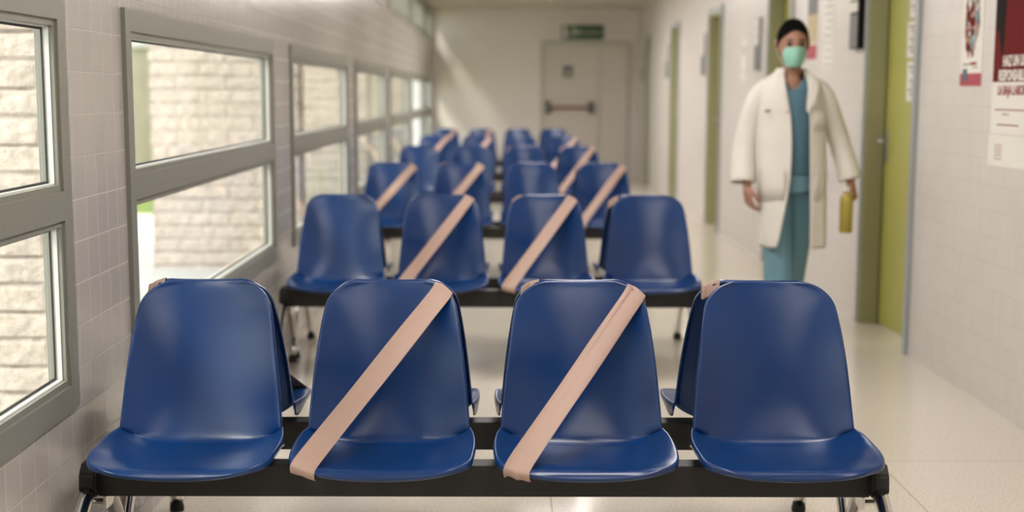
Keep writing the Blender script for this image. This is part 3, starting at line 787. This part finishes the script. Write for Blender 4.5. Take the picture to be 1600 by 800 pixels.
# scrub shirt, v-neck
def ringpts(cx, cy, rx, ry, z, n=36, a0=0, a1=2*PI, zf=None, wob=0, sd=0, closed=True):
    out = []
    for k in range(n):
        a = a0 + (a1-a0)*(k/n if closed else k/(n-1))
        wv = 1 + wob*math.sin(a*7+sd) + wob*.6*math.sin(a*13+2*sd)
        zz = z if zf is None else zf(a, z)
        out.append((cx + rx*wv*math.sin(a), cy - ry*wv*math.cos(a), zz))
    return out
def vneck(a, z):
    d = min(a, 2*PI-a); return z - max(0, .075 - d*.085)
b = MB()
b.grid([ringpts(.0, .01, .165, .125, .895, wob=.02, sd=1), ringpts(0, .01, .165, .125, .93, wob=.02, sd=1), ringpts(0, .005, .160, .125, 1.08, wob=.015, sd=2), ringpts(0, 0, .17, .13, 1.24, wob=.01, sd=3),
        ringpts(0, 0, .165, .118, 1.32), ringpts(0, 0, .135, .10, 1.37, zf=lambda a, z: z - max(0, .03 - .04*min(a, 2*PI-a))), ringpts(0, 0, .088, .082, 1.405, zf=vneck), ringpts(0, 0, .082, .077, 1.408, zf=vneck)], close=True)
b.build('scrub_shirt', 'scrub', P, smooth=True, mods=[('SOLIDIFY', dict(thickness=.003)), ('SUBSURF', dict(levels=1, render_levels=1))])
# trousers
b = MB()
b.grid([ringpts(0, .01, .155, .118, .935), ringpts(0, .01, .160, .125, .86), ringpts(0, .0, .150, .125, .80)], close=True)
for sx, pts in ((-1, [(-.062, .0, .84, .095), (-.062, -.035, .68, .084), (-.058, -.075, .49, .074), (-.056, -.11, .32, .072), (-.052, -.14, .16, .075), (-.052, -.15, .075, .078)]),
                (1, [(.068, .01, .84, .098), (.064, .03, .68, .088), (.056, .055, .49, .078), (.054, .13, .33, .074), (.05, .215, .19, .076), (.05, .235, .11, .078)])):
    rows = []
    for j in range(16):
        u = j/15*(len(pts)-1); i = min(len(pts)-2, int(u)); k = u-i
        x, y, z, r = [pts[i][m_]*(1-k) + pts[i+1][m_]*k for m_ in range(4)]
        rows.append(ringpts(x, y, r, r*1.05, z, 24, wob=.035, sd=sx*2 + j*.3))
    b.grid(rows, close=True)
b.build('scrub_trousers', 'trousers', P, smooth=True, mods=[('SOLIDIFY', dict(thickness=.003)), ('SUBSURF', dict(levels=1, render_levels=1))])
for (x, y, z, rx) in ((-.06, -.23, .0, 0), (.052, .17, .0, 0)):
    b = MB(); b.grid([ringpts(x, y, .046, .13, z + .001), ringpts(x, y, .05, .135, z+.02), ringpts(x, y+.005, .047, .125, z+.06), ringpts(x, y+.04, .036, .07, z+.10), ringpts(x, y+.06, .030, .04, z+.105)], close=True)
    b.b.faces.new([v for v in b.b.verts][:36]); b.build('shoe', 'shoe', P, smooth=True)
# open white coat: body, sleeves, lapels
b = MB(); rows = []
RC = [  # z, cx, cy, rx, ry, opening left, opening right, fold amount
    (1.452, 0, .015, .074, .066, -.040, .050, 0), (1.425, 0, .015, .088, .078, -.046, .056, 0), (1.408, 0, .01, .120, .094, -.050, .062, 0), (1.382, 0, .005, .162, .108, -.050, .066, 0), (1.34, .0, 0, .182, .126, -.045, .068, .003),
    (1.26, .0, 0, .188, .140, -.028, .074, .006), (1.16, .004, 0, .187, .145, -.016, .080, .010), (1.05, .008, 0, .188, .150, -.012, .082, .010), (.94, .012, .0, .190, .158, -.014, .084, .012), (.84, .016, -.01, .186, .168, -.024, .084, .016),
    (.74, .020, -.02, .184, .180, -.044, .083, .02), (.63, .024, -.03, .180, .188, -.064, .082, .024), (.515, .028, -.035, .177, .195, -.082, .080, .03)]
for z, cx, cy, rx, ry, ol, orr, fo in RC:
    a0 = math.asin(max(-.95, min(.95, (orr-cx)/rx))); a1 = 2*PI + math.asin(max(-.95, min(.95, (ol-cx)/rx)))
    rows.append(ringpts(cx, cy, rx, ry, z, 44, a0, a1, wob=fo, sd=1.3, closed=False))
b.grid(rows)
for s, pts in ((-1, [(-.10, .0, 1.362, .050), (-.150, .003, 1.338, .062), (-.180, .010, 1.28, .066), (-.205, .030, 1.17, .064), (-.228, .042, 1.08, .064), (-.240, .02, .97, .067), (-.242, -.012, .88, .071), (-.243, -.018, .853, .073)]),
               (1, [(.10, .0, 1.362, .050), (.155, .003, 1.338, .062), (.193, .010, 1.28, .066), (.232, .030, 1.17, .064), (.270, .042, 1.08, .063), (.302, .02, .97, .063), (.320, -.008, .89, .064), (.324, -.012, .868, .065)])):
    rows = []; pv = [Vector(p[:3]) for p in pts]
    for j, (x, y, z, r) in enumerate(pts):
        t = (pv[min(j+1, len(pv)-1)] - pv[max(0, j-1)]).normalized(); e1 = (Vector((1, 0, 0)) - t*t.x).normalized(); e2 = t.cross(e1)
        rows.append([pv[j] + r*(1+.03*math.sin(k*1.7+j*2))*(math.cos(2*PI*k/24)*e1*.92 + math.sin(2*PI*k/24)*e2) for k in range(24)])
    b.grid(rows, close=True)
ct = b.build('lab_coat', 'coat', P, smooth=True, mods=[('SOLIDIFY', dict(thickness=.004)), ('SUBSURF', dict(levels=1, render_levels=1))])
for s, base in ((-1, -.050), (1, .066)):
    b = MB()
    b.grid([[(s*.060, -.055, 1.455), (s*.078, -.040, 1.445)], [(base+s*.0, -.102, 1.405), (base+s*.052, -.098, 1.402)], [(base+s*.001, -.128, 1.365), (base+s*.062, -.118, 1.352)],
            [(base+s*-.008, -.140, 1.31), (base+s*.052, -.137, 1.30)], [(base+s*-.015, -.152, 1.22), (base+s*.004, -.151, 1.21)]])
    b.build('lapel', 'coat', ct, smooth=True, mods=[('SOLIDIFY', dict(thickness=.005)), ('SUBSURF', dict(levels=2, render_levels=2))])
for x0, x1 in ((-.165, -.05), (.105, .185)):
    b = MB(); rows = []
    for z in (.93, .925, .85, .76): rows.append([(x0 + (x1-x0)*k/8, -.018 - .170*math.sqrt(max(.02, 1-((x0+(x1-x0)*k/8-.018)/.192)**2)), z) for k in range(9)])
    b.grid(rows); b.build('pocket', 'coat', ct, smooth=True, mods=[('SOLIDIFY', dict(thickness=.005))])
b = MB(); rows = []
for z in (1.235, 1.13): rows.append([(.10 + .07*k/6, -.004 - .146*math.sqrt(1-((.10+.07*k/6)/.195)**2), z) for k in range(7)])
b.grid(rows); b.build('chest_pocket', 'coat', ct, smooth=True, mods=[('SOLIDIFY', dict(thickness=.004))])
b = MB().box(-.155, -.125, -.128, -.122, 1.222, 1.235, .002); b.build('badge', 'darkgrey', ct)
# bottle held in the left hand
bt = empty('bottle', (PX+.300, PY-.062, .592)); tag(bt, 'small yellow bottle held in the walking person\'s hand by its neck', 'bottle')
prof = [(0, .0), (.028, 0), (.034, .006), (.0345, .15), (.034, .185), (.028, .200), (.016, .210), (.0145, .215)]
b = MB(); b.grid([[(r*math.cos(2*PI*k/24), r*math.sin(2*PI*k/24), z) for k in range(24)] for r, z in prof[1:]], close=True); b.b.faces.new([v for v in b.b.verts][:24]); b.build('bottle_body', 'bottle', bt, smooth=True)
MB().tube([(0, 0, .212), (0, 0, .245)], .0165, 20).build('cap', 'paper', bt, smooth=True)
